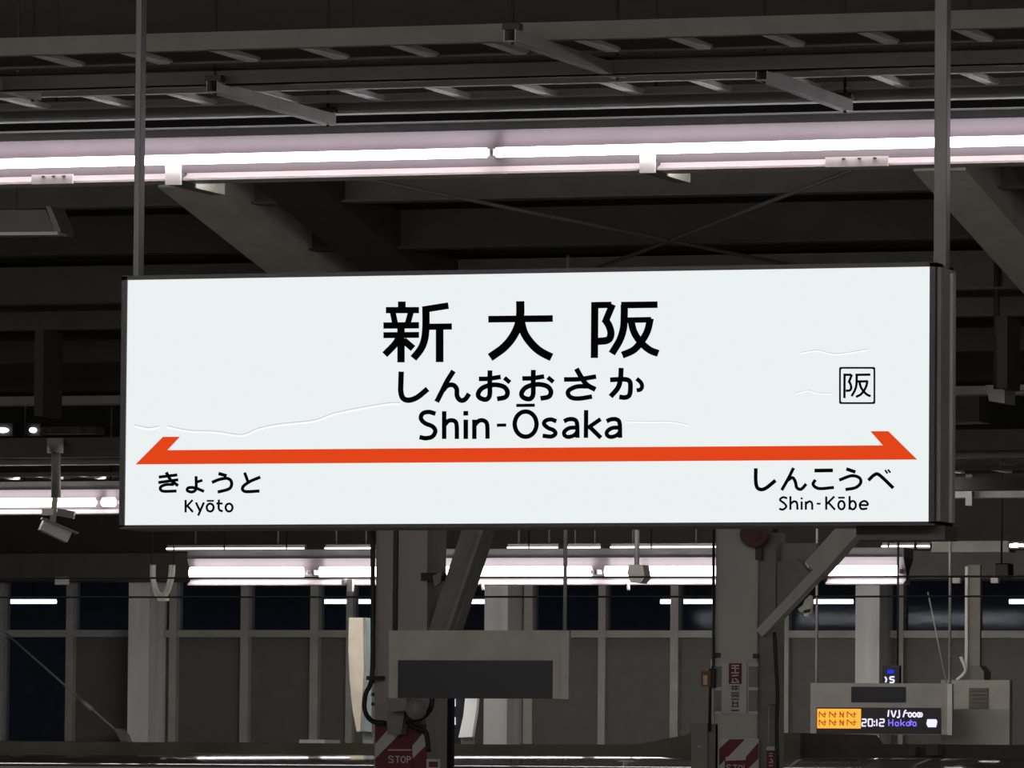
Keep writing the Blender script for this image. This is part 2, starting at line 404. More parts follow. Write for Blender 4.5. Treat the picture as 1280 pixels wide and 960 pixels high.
glyph('hyphen', *K3, [([(464,805),(483,805)],7)])
glyph('latin_letter', *K3, [([(510,770),(510,834)],8),([(549,770),(513,806)],8),([(520,799),(552,834)],8)])
glyph('latin_letter', *K3, [(ell(583,812,15,20),8),([(567,776),(599,776)],7)])
glyph('latin_letter', *K3, [([(622,768),(622,834)],8),(ell(637,812,15,20),8)])
glyph('latin_letter', *K3, [([(674,811),(708,811),(704,797),(690,792),(675,801),(671,815),(680,830),(707,828)],8)])
# boxed zone mark
def rrect(x0,y0,x1,y1,r):
    p = []
    for cx, cy, a0 in ((x1-r,y0+r,-90),(x1-r,y1-r,0),(x0+r,y1-r,90),(x0+r,y0+r,180)):
        for k in range(4):
            a = math.radians(a0+30*k); p.append((cx+r*math.cos(a), cy+r*math.sin(a)))
    return p+[p[0]]
glyph('mark_border', *K3, [(rrect(576,153,741,322,12),7)])
glyph('kanji_character', *K3, [([(598+(a-594)*.222, 180+(b-125)*.238) for a, b in s], 9) for s, wd in HAN])
# orange double arrow
ap = [(169.5,580.5),(203.7,546),(224.8,546),(209,562.7),(1103.6,556.7),(1088,539),(1110.4,539),(1146.4,574.4)]
pv = [at(a, b, YT) for a, b in ap]
nn = len(pv)
link('arrow_stripe', mesh(pv+[v+Vector((0,.001,0)) for v in pv], [tuple(range(nn)), tuple(range(nn,2*nn))]+[(i,(i+1)%nn,(i+1)%nn+nn,i+nn) for i in range(nn)]), ORANGE, face)
# wrinkles of the face film: a painted highlight line and a painted shadow line
WR_W = emis('wrinkle_highlight_paint', (1,1,1), 1.02*DIM); WR_G = emis('wrinkle_shadow_paint', (.62,.64,.65), .95*DIM)
for pts, wd in (([(168,533),(185,536.5),(199,534.5)],2.2),([(209,534),(235,539.5),(270,541),(302,545),(322,537.5),(348,532),(392,527),(415,519),(442,513),(482,506),(500,505)],2.2),
            ([(782,527.5),(810,528),(838,528),(860,532)],1.4),([(1001,442),(1022,439),(1045,443.5),(1084,438)],1.6),([(994,492.5),(1010,489),(1022,492),(1040,493)],1.3)):
    ribbons('wrinkle_highlight', [(pts, wd)], YT+.0004, WR_W, face)
    ribbons('wrinkle_shadow', [([(a,b-wd*.9) for a,b in pts], wd*.5)], YT+.0005, WR_G, face)

# ================================================================== NEAR CABLE RACKS
YR1 = 22.0
zr = zat(52, YR1)                      # underside of both racks
def yline(py, px=640): return atz(px, py, zr).y
def rack(label, yf, yb, hf, hb, xs, mf, mb):
    t = thing('cable_rack', label, 'cable rack', (at(640,60,yf).x, yf, zr), 'ladder racks under the roof')
    boxes('front_rail', [(XL, XR, yf-.012, yf, zr, zr+hf), (XL, XR, yf, yf+.03, zr, zr+.006)], mf, t)
    boxes('back_rail', [(XL, XR, yb, yb+.012, zr, zr+hb), (XL, XR, yb-.03, yb, zr, zr+.006)], mb, t)
    for x in xs: box('rung', x-.022, x+.022, yf+.002, yb-.002, zr+.001, zr+.02, RUNG, t)
    return t
y1f, y1b = yline(52), yline(70)
X0, X1 = atz(60, 74, zr).x, atz(1196, 37, zr).x
st = (X1-X0)/10
rack('olive ladder rack at top with a tall front rail', y1f, y1b, .062, .05, [X0+st*k for k in range(-4, 16)], OLIVE, BROWN)
y2f, y2b = yline(106), yline(123)
X0, X1 = atz(100, 119, zr).x, atz(1195, 88, zr).x
st = (X1-X0)/10
rack('grey ladder rack lower down just above the bright lamp row', y2f, y2b, .03, .03, [X0+st*k for k in range(-4, 16)], RAIL2, RAIL2)
yb_ = y1b+.28
tag(boxes('steel_beam', [(XL, XR, yb_, yb_+.012, zat(97, yb_), zat(75, yb_)), (XL, XR, yb_-.05, yb_, zat(76.5, yb_), zat(75, yb_)), (XL, XR, yb_, yb_+.06, zat(97, yb_), zat(95.5, yb_))], BROWN), 'long brown steel channel between the two ladder racks', 'beam')
zz = zat(137, y2b+.06)
tag(box('steel_angle', XL, XR, y2b+.05, y2b+.12, zz, zat(123, y2b+.06), GREYP), 'long grey steel angle directly under the lower ladder rack', 'beam')
tag(box('gap_shade_strip', XL, XR, 24.28, 24.36, zat(149, 24.28), zat(135, 24.28), BLACK), 'long black strip standing in for the dark gap between the lower rack and the lamp housings', 'dark strip')  # black strip stands in for the shade of an open gap
# cross bars below the racks with hanger rods
def crossbar(a, b, label, zb=None):
    zb = zb or zr-.001
    p = atz(a[0], a[1], zb-.02); q = atz(b[0], b[1], zb-.02); q.x = p.x
    t = thing('cross_bar', label, 'bar', (p.x, p.y, zb-.042), 'cross bars carrying the ladder racks')
    boxes('channel', [(p.x-.02, p.x+.02, p.y, q.y, zb-.042, zb-.038), (p.x-.022, p.x-.018, p.y, q.y, zb-.042, zb), (p.x+.018, p.x+.022, p.y, q.y, zb-.042, zb)], CROSS, t)
    for y in (p.y+.03, q.y-.03):
        tube('hanger_rod', [(p.x, y, zb-.05), (p.x, y, zroof(y)+dk-.002)], .006, DARKER, t, 6)
        boxes('clamp', [(p.x-.03, p.x+.03, y-.022, y+.022, zb+.001, zb+.022)], BLACK, t)
    return t
crossbar((265,108),(395,150), 'steel cross bar hanging under the lower rack left of centre', zz-.001)
crossbar((637,44),(730,92), 'steel cross bar hanging under the upper rack near the middle')
crossbar((952,93),(1050,132), 'steel cross bar hanging under the lower rack right of centre', zz-.001)
crossbar((-40,96),(44,118), 'steel cross bar at the left picture edge beside the left pole')
# ================================================================== LAMP ROWS
def lamp(label, x0, x1, Y, zc, group, r=.019, tubes=None, emit=TUBE, body=WHITE, top=GREYP, s=1.0, gap=.03, ztop=None, back=True, cuts=()):
    """twin-sided fixture: a tube on the front, an added fill tube out of view on the back"""
    t = thing('tube_light', label, 'light', ((x0+x1)/2, Y, zc-.08*s), group)
    box('top_housing', x0, x1, Y+.03*s, Y+.25*s, zc+.085*s, zc+.145*s, top, t)
    pr = [(Y+.02*s, zc+.088*s), (Y+.26*s, zc+.088*s), (Y+.16*s, zc+.0*s), (Y+.16*s, zc-.045*s), (Y+.085*s, zc-.045*s), (Y+.085*s, zc+.0*s)]
    extrude_x('reflector', pr, x0, x1, body, t)
    lp = [(Y+.035*s, zc-.078*s), (Y+.035*s, zc-.070*s), (Y+.075*s, zc-.055*s), (Y+.085*s, zc-.0455*s), (Y+.16*s, zc-.0455*s), (Y+.19*s, zc-.078*s)]
    vs, fs, xs = [], [], [x0]
    for ca, cb in sorted(cuts):
        if x0 < ca and cb < x1: xs += [ca, cb]
    xs.append(x1)
    for xa, xb in zip(xs[0::2], xs[1::2]):
        o = len(vs); n = len(lp); vs += [(xa, y, z) for y, z in lp]+[(xb, y, z) for y, z in lp]
        fs += [tuple(range(o, o+n)), tuple(range(o+n, o+2*n))]+[(o+i, o+(i+1) % n, o+(i+1) % n+n, o+i+n) for i in range(n)]
    link('lower_lip', mesh(vs, fs), LIPW, t)
    for a, b in (tubes or [(x0+gap, x1-gap)]):
        tube('tube', [(a, Y+.005*s, zc), (b, Y+.005*s, zc)], r, emit, t, 12)
    if back: tube('tube', [(x0+gap, Y+.225*s, zc), (x1-gap, Y+.225*s, zc)], max(.02, r*.9), TUBE_FILL, t, 12)  # back tube added out of view to light what lies behind
    for xx in (x0+gap*.6, x1-gap*.6):
        box('tube_holder', xx-.005, xx+.005, Y+.0*s, Y+.085*s, zc-.014*s, zc+.014*s, PLATEW, t)
    for k in (.25, .75):
        xx = x0+(x1-x0)*k; yy = Y+.13*s
        tube('stem', [(xx, yy, zc+.14*s), (xx, yy, (zroof(yy)+dk-.002) if ztop is None else ztop)], .006, DARKER, t, 6)
    return t
YA = 24.4
zA = zat(190, YA)
xj = xat(614, YA, 190)
LA = 2.45
CUTS = [(xat(207.5, YA+.02, 219)-.003, xat(225.5, YA+.02, 219)+.003), (xat(800.5, YA+.02, 204)-.003, xat(818.5, YA+.02, 204)+.003)]
lamp('long lit tube light left of the joint above the sign', xj-LA, xj, YA, zA, 'bright lamp row above the sign', cuts=CUTS, gap=.02)
lamp('long lit tube light right of the joint above the sign', xj, xj+LA, YA, zA, 'bright lamp row above the sign', cuts=CUTS, gap=.02)
for k, lab in ((-3, 'added unseen tube light of the near row, far left of the sign'), (-2, 'added unseen tube light of the near row, left of the sign'), (-1, 'added unseen tube light of the near row, left half above the platform front'), (0, 'added unseen tube light of the near row, right half above the platform front'), (1, 'added unseen tube light of the near row, right of the sign'), (2, 'added unseen tube light of the near row, far right of the sign')):
    lamp(lab, xj+k*LA, xj+(k+1)*LA, YA-7.6, zA, 'added fill lamp row on the near side of the platform', emit=TUBE_FILL, ztop=zroof(19)+dk-.002)  # unseen row added above the view to light racks and poles
# (the row runs on beyond both picture edges)
lamp('lit tube light cut by the left picture edge', xj-2*LA, xj-LA, YA, zA, 'bright lamp row above the sign', cuts=CUTS, gap=.02)
lamp('lit tube light cut by the right picture edge', xj+LA, xj+2*LA, YA, zA, 'bright lamp row above the sign', cuts=CUTS, gap=.02)
for px0, px1, py, lab in ((40,91,216,'thin white cover plate on the lamp row at left'), (1032,1110,190,'thin white cover plate on the lamp row at right')):
    p = at(px0, py, YA+.02); q = at(px1, py, YA+.02)
    t = thing('cover_plate', lab, 'plate', ((p.x+q.x)/2, YA+.02, zA-.075), 'cover plates on the lamp row')
    box('plate', p.x, q.x, YA+.015, YA+.029, zA-.082, zA-.045, PLATEW, t)
    for k in range(3):
        xx = p.x+(q.x-p.x)*(.3+.25*k); box('screw', xx-.006, xx+.006, YA+.008, YA+.015, zA-.056, zA-.05, BROWN, t)
# white ducts projecting back under the lamp row
for (a, b, c, d), (e, f), lab in (((207.5,207,225.5,230.5),(281,246),'white box duct under the lamp row left of centre'), ((800.5,193,818.5,215.5),(863,232),'white box duct under the lamp row right of centre')):
    yf = YA+.020
    x0, x1 = xat(a, yf, (b+d)/2), xat(c, yf, (b+d)/2)
    z1, z0 = zat(b, yf, (a+c)/2), zat(d, yf, (a+c)/2)
    lo, hi = yf, yf+3
    for _ in range(40):
        mid = (lo+hi)/2
        P = np.array([x1, mid, z0])-EYE; px = 640+F_PX*(P@RGT)/(P@_fwd)
        if px < e: lo = mid
        else: hi = mid
    t = thing('box_duct', lab, 'duct', ((x0+x1)/2, yf, z0), 'white ducts under the lamp row')
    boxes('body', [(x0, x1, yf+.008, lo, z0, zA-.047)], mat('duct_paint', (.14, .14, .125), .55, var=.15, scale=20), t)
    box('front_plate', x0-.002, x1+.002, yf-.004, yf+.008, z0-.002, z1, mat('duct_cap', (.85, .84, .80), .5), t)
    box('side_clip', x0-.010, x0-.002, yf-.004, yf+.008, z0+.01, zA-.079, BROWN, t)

# dark panel hung under the roof at left
YP = 27.0
t = thing('bulkhead_box', 'black hanging panel with a pale lower lip at left under the lamp row', 'panel', tuple(at(30, 294, YP)))
pprism('recess', [(-160,264),(57,262),(69,290),(-160,292)], YP, .12, BLACK, t)
pprism('side_cheek', [(57,258),(63,258),(76,288),(73,294),(69,291)], YP-.02, .16, DARK, t)
pprism('lower_lip', [(-160,291.5),(71,289.5),(73,293.5),(-160,295.5)], YP-.05, .1, GREYP, t)
q = at(20, 262, YP+.06); hang(t, q.x, q.y, q.z-.01, zroof(q.y)+dk-.002, .006)

# ================================================================== MIDDLE DISTANCE, LEFT AND RIGHT OF THE SIGN
YB = 43.0
def longbeam(label, y0, y1, Y, m, depth=.2, px=80, name='roof_beam', x0=XL, x1=XR):
    return tag(box(name, x0, x1, Y, Y+depth, zat(y1, Y, px), zat(y0, Y, px), m), label, 'beam')
longbeam('dark grey fascia above the lamps left of the sign', 547, 572, YB-.15, DARK, .12)
longbeam('slim grey beam below the fascia left of the sign', 572, 581, YB-.1, GREYP, .1)
longbeam('near-black roof beam behind the two round lamps at left', 505, 547, YB+2, DARKER, .3)
longbeam('unlit lamp trough beam behind the sign at row height', 604, 619, YB+.35, DARK, .2)
# rack slivers over row B
tB = thing('cable_rack', 'small far ladder rack above the lamp with the camera', 'cable rack', tuple(at(80, 596, YB)), 'ladder racks under the roof')
zB = zat(596, YB, 80)
box('front_rail', XL, XR, YB-.02, YB, zB, zB+.03, DARK, tB); box('back_rail', XL, XR, YB+.4, YB+.42, zB, zB+.03, DARK, tB)
for k in range(30):
    x = xat(-60, YB, 590)+.32*k; box('rung', x-.022, x+.022, YB, YB+.4, zB, zB+.02, RUNG, tB)
zBt = zat(628, YB, 80)  # tubes of this row are thickened to stand in for bloom
xjB = xat(123, YB, 628)
lamp('lit tube light behind the camera left of the sign', xjB-2.4, xjB, YB, zBt, 'far lamp row left of the sign', r=.030, emit=TUBE_FAR, ztop=ZF-.001)
xe = xat(148, YB, 628)
lamp('short lit tube light ending at the sign left edge', xjB, xe, YB, zBt, 'far lamp row left of the sign', r=.030, emit=TUBE_FAR, ztop=ZF-.001)
xb0, xb1 = xat(165, YB, 628), xat(1150, YB, 628); st = (xb1-xb0)/2
for k, lab in enumerate(('added unseen fill light straight behind the left half of the station sign', 'added unseen fill light straight behind the right half of the station sign')):
    lamp(lab, xb0+k*st, xb0+(k+1)*st, YB, zBt, 'far lamp row left of the sign', r=.030, emit=TUBE_FAR, ztop=ZF-.001)  # both lamps added out of sight to light the far platform
# round lamps
for a, b, lab in ((-6, 9, 'small white lamp cut by the left picture edge'), (36.5, 44, 'small round white lamp left of the sign')):
    Yl = 44.86; c = at((a+b)/2, 537.5, Yl); r = (xat(b,Yl)-xat(a,Yl))/2
    t = thing('round_lamp', lab, 'lamp', tuple(c), 'small lamps left of the sign')
    box('housing', c.x-r-.03, c.x+r+.03, Yl+.03, Yl+.14, c.z-.04, c.z+.05, BLACK, t)
    n = 14
    prism('lens', [(c.x+r*math.cos(2*math.pi*k/n), c.z+.018*math.sin(2*math.pi*k/n)) for k in range(n)], Yl, .03, LAMP, t)
# brown cable bundle
t = tag(box('cable_bundle', xat(50,44.8,537), xat(118,44.8,537), 44.8, 45.0, zat(542,44.8,80), zat(533,44.8,80), mat('rusty_wrap', (.16,.11,.08), .8, scale=25, var=.5, bump=.6)), 'brown wrapped cable bundle beside the small round lamp', 'cables')
# dark post left
pbox_ = lambda *a: pbox(*a)
tag(pbox('roof_post', 43, 412, 54, 520, 31.0, .25, DARKER), 'dark square post left of the sign above the round lamp', 'post')
tag(pbox('roof_post', 1246, 395, 1259, 485, 31.0, .25, DARKER), 'dark square post right of the sign near the diagonal rafter', 'post')
# cctv camera with stem
YC = 42.78
t = thing('security_camera', 'white box security camera on a stem left of the sign', 'camera', tuple(at(70, 675, YC)))
a = at(70, 548, YC); b = at(70, 650, YC)
tube('stem', [a, at(70, 622, YC)], .035, GREYP, t)
tube('stem_sleeve', [at(69, 548, YC), at(69, 566, YC)], .06, GREYP, t)
tube('joint', [at(69, 622, YC-.05), at(66, 652, YC-.05)], .022, mat('camera_joint', (.5,.47,.42), .5), t)
bar('arm', at(54, 640, YC-.05), at(68, 640, YC-.05), .05, .045, WHITEC, t)
bar('body', at(52, 655, YC-.12), at(86, 671, YC-.02), .10, .085, mat('camera_shell', (.55,.55,.52), .5), t)
bar('sun_hood', at(52, 648, YC-.12), at(97, 667, YC+.0), .12, .012, GREYP, t)
bar('junction_box', at(72, 640, YC-.03), at(93, 644, YC-.0), .07, .05, CABINET, t)

# right of the sign
YQ = 44.0
longbeam('dark beam right of the sign below the bright letters', 560, 571, YQ+.4, BROWN, .2, 1240)
longbeam('grey beam right of the sign at lower third', 613, 622, YQ+.2, GREYP, .15, 1240, x0=xat(1150, YQ))
longbeam('thin brown rail right of the sign level with the dark box', 527, 530, YQ-.2, OLIVE, .05, 1210, x0=xat(1150, YQ), x1=xat(1224, YQ))
longbeam('narrow pale bracket rail right of the dark post', 481, 488, 32.5, GREYP, .1, 1255, x0=xat(1232, 32.5))
tag(pbox('hanging_post', 1207, 588, 1215, 632, YQ+.1, .06, GREYP), 'short grey hanging post right of the sign', 'post')
t = thing('junction_box', 'dark junction box with black lid right of the sign', 'box', tuple(at(1207, 526, 43.2)))
pbox('body', 1188, 490, 1224, 527, 43.2, .3, DARK, t); pbox('lid', 1186, 476, 1226, 489, 43.15, .4, BLACK, t)
q = at(1207, 478, 43.3); hang(t, q.x, 43.3, q.z, ZF-.001, .02)
t = thing('hanging_speaker', 'small grey angled box hung below the rail beside the dark post', 'box', tuple(at(1247, 504, 31.4)))
pprism('body', [(1234,487),(1256,486),(1256,504),(1236,501)], 31.4, .2, GREYP, t)
q = at(1245.5, 490, 31.5); hang(t, q.x, 31.5, q.z, zroof(31.5)+dk-.002, .015)
# bright far letters
def ledcluster(label, Y, rects, m=LAMP):
    c = rects[0]
    t = thing('lit_board', label, 'display', tuple(at((c[0]+c[2])/2, c[3]+2, Y)), 'far lit boards')
    x0 = min(r[0] for r in rects)-2; x1 = max(r[2] for r in rects)+2; y0 = min(r[1] for r in rects)-2; y1 = max(r[3] for r in rects)+2
    pbox('panel', x0, y0, x1, y1, Y+.02, .1, BLACK, t)
    for r in rects: pbox('lit_segment', *r, Y, .02, m, t)
ledcluster('small glowing board right of the sign below the junction box', 46.5, [(1234,526,1238,531),(1239,525,1243,531),(1244,526,1249,531),(1250,527,1257,530),(1256,521.5,1270,524.5),(1249,534,1258,536.5),(1273,523,1276,524)])
ledcluster('small glowing board at the right edge below the sign', 46.5, [(1262,680,1266,684),(1267,679,1272,684),(1273,680,1279,683),(1280,680,1286,684)])
tag(bar('conduit', at(1250, 582, YQ), at(1300, 592, YQ), .05, .05, GREYP), 'slanted grey conduit at the right picture edge', 'pipe')

# ================================================================== FAR LAMP ROW UNDER THE SIGN
YCc = 50.0
def farrow(label, px0, px1, g='far lamp row under the sign', tubes=None):
    x0, x1 = xat(px0, YCc, 715), xat(px1, YCc, 715)
    tt = [(xat(a, YCc, 715), xat(b, YCc, 715)) for a, b in tubes] if tubes else None
    return lamp(label, x0, x1, YCc, zat(715, YCc), g, r=.044, emit=TUBE_FAR, ztop=ZF-.001, tubes=tt, s=1.25, gap=.05)  # tube radius enlarged to imitate the bloom around it
farrow('far tube light under the left part of the sign beside the hanging cable loop', 232, 388, tubes=[(238,378)])
farrow('far tube light partly behind the pillar with the black hose', 388, 742, tubes=[(400,738)])
farrow('far tube light left of the grey pillar with posters', 742, 1000, tubes=[(757,800),(806,985)])
farrow('far tube light right of the big diagonal brace', 1030, 1128, tubes=[(1034,1122)])
# slim bright strips above the row
YE = 51.5
for a, b, lab in ((208,380,'slim light strip above the far lamp left of the pillars'), (406,468,'slim light strip beside the left pillar'), (634,697,'slim light strip left of the hanging cable'),
               (709,750,'slim light strip right of the hanging cable'), (763,895,'slim light strip left of the grey poster pillar'), (1102,1142,'slim light strip below the right end of the sign'), (1146,1162,'short light strip below the sign right corner')):
    z = zat(684.5, YE); x0, x1 = xat(a, YE, 684), xat(b, YE, 684)
    t = thing('light_strip', lab, 'light', ((x0+x1)/2, YE, z), 'slim light strips over the far lamp row')
    tube('strip', [(x0, YE, z), (x1, YE, z)], .006, emis('strip_light', (1,.97,.95), 2.0), t, 8)
    box('rail', x0, x1, YE+.015, YE+.06, z-.02, z+.03, DARK, t)
    for k in (.2, .8): hang(t, x0+(x1-x0)*k, YE+.04, z+.02, ZF-.001)
# hanging cable loop
YL = 49.0
t = thing('cable_loop', 'white looped cable hanging beside the far lamp row', 'cable', tuple(at(202, 752, YL)))
tube('outer_turn', [at(190,706,YL), at(190,722,YL), at(194,742,YL), at(202,749,YL), at(210,740,YL), at(216,720,YL), at(217,706,YL)], .016, WHITEC, t, 8, sm=6)
tube('inner_turn', [at(193,706,YL+.05), at(193,724,YL+.05), at(197,738,YL+.05), at(203,743,YL+.05), at(209,733,YL+.05), at(212,718,YL+.05), at(213,706,YL+.05)], .012, WHITEC, t, 8, sm=6)
pbox('tie', 197, 745, 207, 751, YL-.03, .08, WHITEC, t)
for px in (190, 217):
    q = at(px, 707, YL); hang(t, q.x, YL, q.z, ZF-.001, .005)
# small lamp bracket with hook
t = thing('lamp_bracket', 'small white bracket under the far lamp row beside the cream fin panel', 'bracket', tuple(at(437, 738, 49.8)))
pbox('stem', 434, 724, 440, 739, 49.975, .05, PLATEW, t); tube('knob', [at(431,727,49.97), at(431,727,50.04)], .03, WHITEC, t)
for px, py, lab in ((603,728,'white hook under the far lamp beside the middle white column'), (785,727,'white hook under the far lamp above the windows')):
    t = tag(tube('wire_hook', [at(px-4,729,50.035), at(px,730,50.035), at(px+1,738,50.035)], .012, WHITEC, None, 6, sm=4), lab, 'hook', 'wire hooks under the far lamps')
tag(pbox('white_lamp_holder', 68, 721, 84, 731, 55.44, .06, WHITEC, None, .008), 'white lamp holder under the brown header at left', 'lamp holder')

# ================================================================== PILLARS
def pillar(label, px0, px1, Y, dx, loc, groove=None):
    t = thing('platform_pillar', label, 'pillar', loc)
    return t
YP1 = 33.5
p = at(505, 900, YP1)
t1 = thing('platform_pillar', 'dark grey steel pillar with a stop poster behind the blank display', 'pillar', (p.x, YP1, 0))
x0, xa, xb, x1 = xat(470,YP1,720), xat(491,YP1,720), xat(498,YP1,720), xat(534,YP1,720)
ztop = zroof(YP1)+.02
P1M = mat('pillar_purple_grey', (.33,.31,.315), .6, streak=True)
box('flange', x0, xa, YP1, YP1+.3, 0, ztop, P1M, t1)
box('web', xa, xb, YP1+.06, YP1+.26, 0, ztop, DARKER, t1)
box('flange', xb, x1, YP1, YP1+.3, 0, ztop, P1M, t1)
br = bar('knee_brace', at(553, 800, YP1+.1), at(606, 640, YP1+.1), .14, .12, BRACE, t1, up=Vector((0,1,0)))
bar('knee_brace_flange', at(557, 800, YP1-.0), at(612, 640, YP1-.0), .02, .06, GREYP, t1, up=Vector((0,1,0)))
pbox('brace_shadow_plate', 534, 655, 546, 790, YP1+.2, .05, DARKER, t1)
pbox('bracket', 526, 716, 552, 726, YP1-.02, .08, BLACK, t1)
pprism('gusset', [(541,720),(552,714),(550,728),(543,734)], YP1-.03, .04, GREYP, t1)
# stop poster (wraps the front)
def poster1():
    Yp = YP1-.02
    t = thing('stop_poster', 'red and white striped stop notice on the dark pillar', 'notice', tuple(at(500, 1000, Yp)), 'stop notices')
    pprism('board', [(469,905),(497,905),(532,905),(533,1000),(469,1000)], Yp, .015, RED, t)
    pprism('white_stripe', [(469,930),(484,913),(506,911),(484,933),(469,948)], Yp-.004, .004, PAPER, t)
    pprism('white_stripe', [(515,933),(528,917),(532,921),(532,932),(516,948)], Yp-.004, .004, PAPER, t)
    pprism('plate', [(484,933),(515,932),(515,1000),(484,1000)], Yp-.008, .005, RED, t)
    ribbons('plate_line', [([(485,937.5),(514,937.5)],1.6)], Yp-.0095, PAPER, t)
    L = [([(492,946.5),(488,945),(486,947.5),(491,950),(490.5,952.8),(485.5,952.5)],1.3), ([(494,945.5),(500,945.5)],1.3), ([(497,945.5),(497,953.5)],1.3),
         (ell(504,949.4,2.7,3.8),1.3), ([(509,945),(509,953.5)],1.3), ([(509,945.6),(512.5,946),(513,948.5),(509,949.6)],1.3)]
    ribbons('lettering', L, Yp-.0095, PAPER, t)
poster1()
# junction boxes, hoses
t = thing('pillar_junction', 'grey pipe junction on the dark pillar above the stop notice', 'pipe fitting', tuple(at(505, 915, YP1-.2)))
pprism('box', [(483,872),(508,873),(510,888),(486,890)], YP1-.22, .12, GREYP, t)
tube('pipe_end', [at(520,886,YP1-.24), at(521,887,YP1-.06)], .055, GREYP, t, 16)
pprism('stem', [(484,889),(506,888),(501,918),(484,918)], YP1-.12, .08, CABINET, t)
t = tag(tube('black_hose', [at(466,660,YP1-.05), at(466,770,YP1-.05), at(465,845,YP1-.05), at(457,868,YP1-.05), at(456,888,YP1-.05), at(465,901,YP1-.07), at(482,904,YP1-.07)], .013, BLACK, None, 10, sm=6), 'black hose hanging down the left side of the dark pillar', 'hose')
tag(tube('black_hose', [at(541,868,YP1-.1), at(538,886,YP1-.1), at(527,897,YP1-.1), at(510,902,YP1-.1), at(520,910,YP1-.08), at(532,915,YP1-.08), at(536,940,YP1-.08)], .014, BLACK, None, 10, sm=6), 'black hose curling over the stop notice below the blank display', 'hose')
pbox('hose_clamp', 458, 845, 477, 850, YP1-.06, .05, BLACK, t)
t = thing('drain_pipe', 'thin white drain pipe along the left edge of the dark pillar', 'pipe', tuple(at(467, 916, YP1+.12)))
tube('pipe', [at(467,835,YP1+.12), at(467,918,YP1+.12)], .011, WHITEC, t)
for py in (850, 866, 878): pbox('collar', 464, py, 470, py+4, YP1+.1, .04, DARK, t)
# post right of the notice
t = tag(pbox('slim_post', 536, 870, 551, 1000, YP1+.35, .1, P1M), 'slim grey post right of the stop notice under the blank display', 'post')
t = tag(pbox('thin_black_post', 556, 872, 565, 1000, YP1+.5, .04, BLACK), 'thin black post under the blank display', 'post')
t = thing('small_notice', 'small white and red notice right of the stop notice at the bottom edge', 'notice', tuple(at(543, 962, YP1-.04)))
pbox('board', 533, 949, 550, 966, YP1-.04, .01, PAPER, t); pbox('print', 536, 952, 547, 959, YP1-.045, .005, RED, t)

YP2 = 34.4
p = at(920, 900, YP2)
t2 = thing('platform_pillar', 'light grey steel pillar with paper notices and diagonal brace', 'pillar', (p.x, YP2, 0))
x0, x1 = xat(894,YP2,760), xat(947,YP2,760)
box('shaft', x0, x1, YP2, YP2+.22, 0, 3.05, PILLAR, t2, .006)
box('side_flange', x1, x1+.09, YP2+.03, YP2+.2, 0, 2.95, BRACE, t2)
pprism('gusset', [(949,703),(1000,700),(1012,716),(958,790),(949,800)], YP2+.05, .04, BRACE, t2)
pprism('gusset_edge', [(985,700),(995,698),(1018,722),(1010,728)], YP2+.0, .06, GREYP, t2)
bar('diagonal_brace', at(952, 792, YP2+.02), at(1024, 716, YP2+.02), .05, .10, PILLAR, t2, up=Vector((0,1,0)))
bar('diagonal_brace_upper', at(1020, 712, YP2+.02), at(1092, 632, YP2+.02), .11, .14, PILLAR, t2, up=Vector((0,1,0)))
pbox('cross_member', 948, 679, 1020, 703, YP2+.12, .06, GREYP, t2)
pbox('cross_member_gap', 966, 655, 972, 703, YP2+.1, .01, BLACK, t2)
pbox('dark_riser', 962, 795, 972, 880, YP2-.01, .06, BRACE, t2)
# red round cap at top of the pillar
n = 18; c = at(945, 668, YP2-.03); r = .075
t = thing('red_lamp_housing', 'dull red round housing at the top of the light grey pillar', 'housing', tuple(c))
prism('disc', [(c.x+r*math.cos(2*math.pi*k/n), c.z+r*.95*math.sin(2*math.pi*k/n)) for k in range(n)], YP2-.08, .07, BRICKRED, t)
prism('rim', [(c.x+r*.55*math.cos(2*math.pi*k/n), c.z+r*.5*math.sin(2*math.pi*k/n)) for k in range(n)], YP2-.09, .01, BRICKRED, t)
pbox('neck', 944, 680, 952, 700, YP2-.02, .04, DARK, t)
# conduit, hanging white object
tag(tube('conduit', [at(892,655,YP2-.04), at(892,830,YP2-.04), at(888,845,YP2-.04), at(887,915,YP2-.04)], .008, BLACK, None, 8), 'black conduit down the left edge of the light grey pillar', 'pipe')
tag(tube('white_conduit', [at(890,824,YP2-.0), at(891,905,YP2-.0)], .008, WHITEC, None, 8), 'short white conduit beside the notices on the light grey pillar', 'pipe')
t = thing('wrapped_cable', 'white bundled cable hanging below the diagonal brace', 'cable', tuple(at(1006, 771, YP2+.1)))
pprism('bundle', [(1012,744),(1014,752),(1012,764),(1009,771),(1005,770),(1004,764),(1000,765),(997,761),(1003,757),(1006,750)], YP2+.1, .05, WHITEC, t)
pprism('band', [(1004,763),(1013,761),(1012,765),(1005,767)], YP2+.09, .012, BLACK, t)
tube('string', [at(1013,745,YP2+.12), at(1014,712,YP2+.12)], .004, DARK, t, 6)
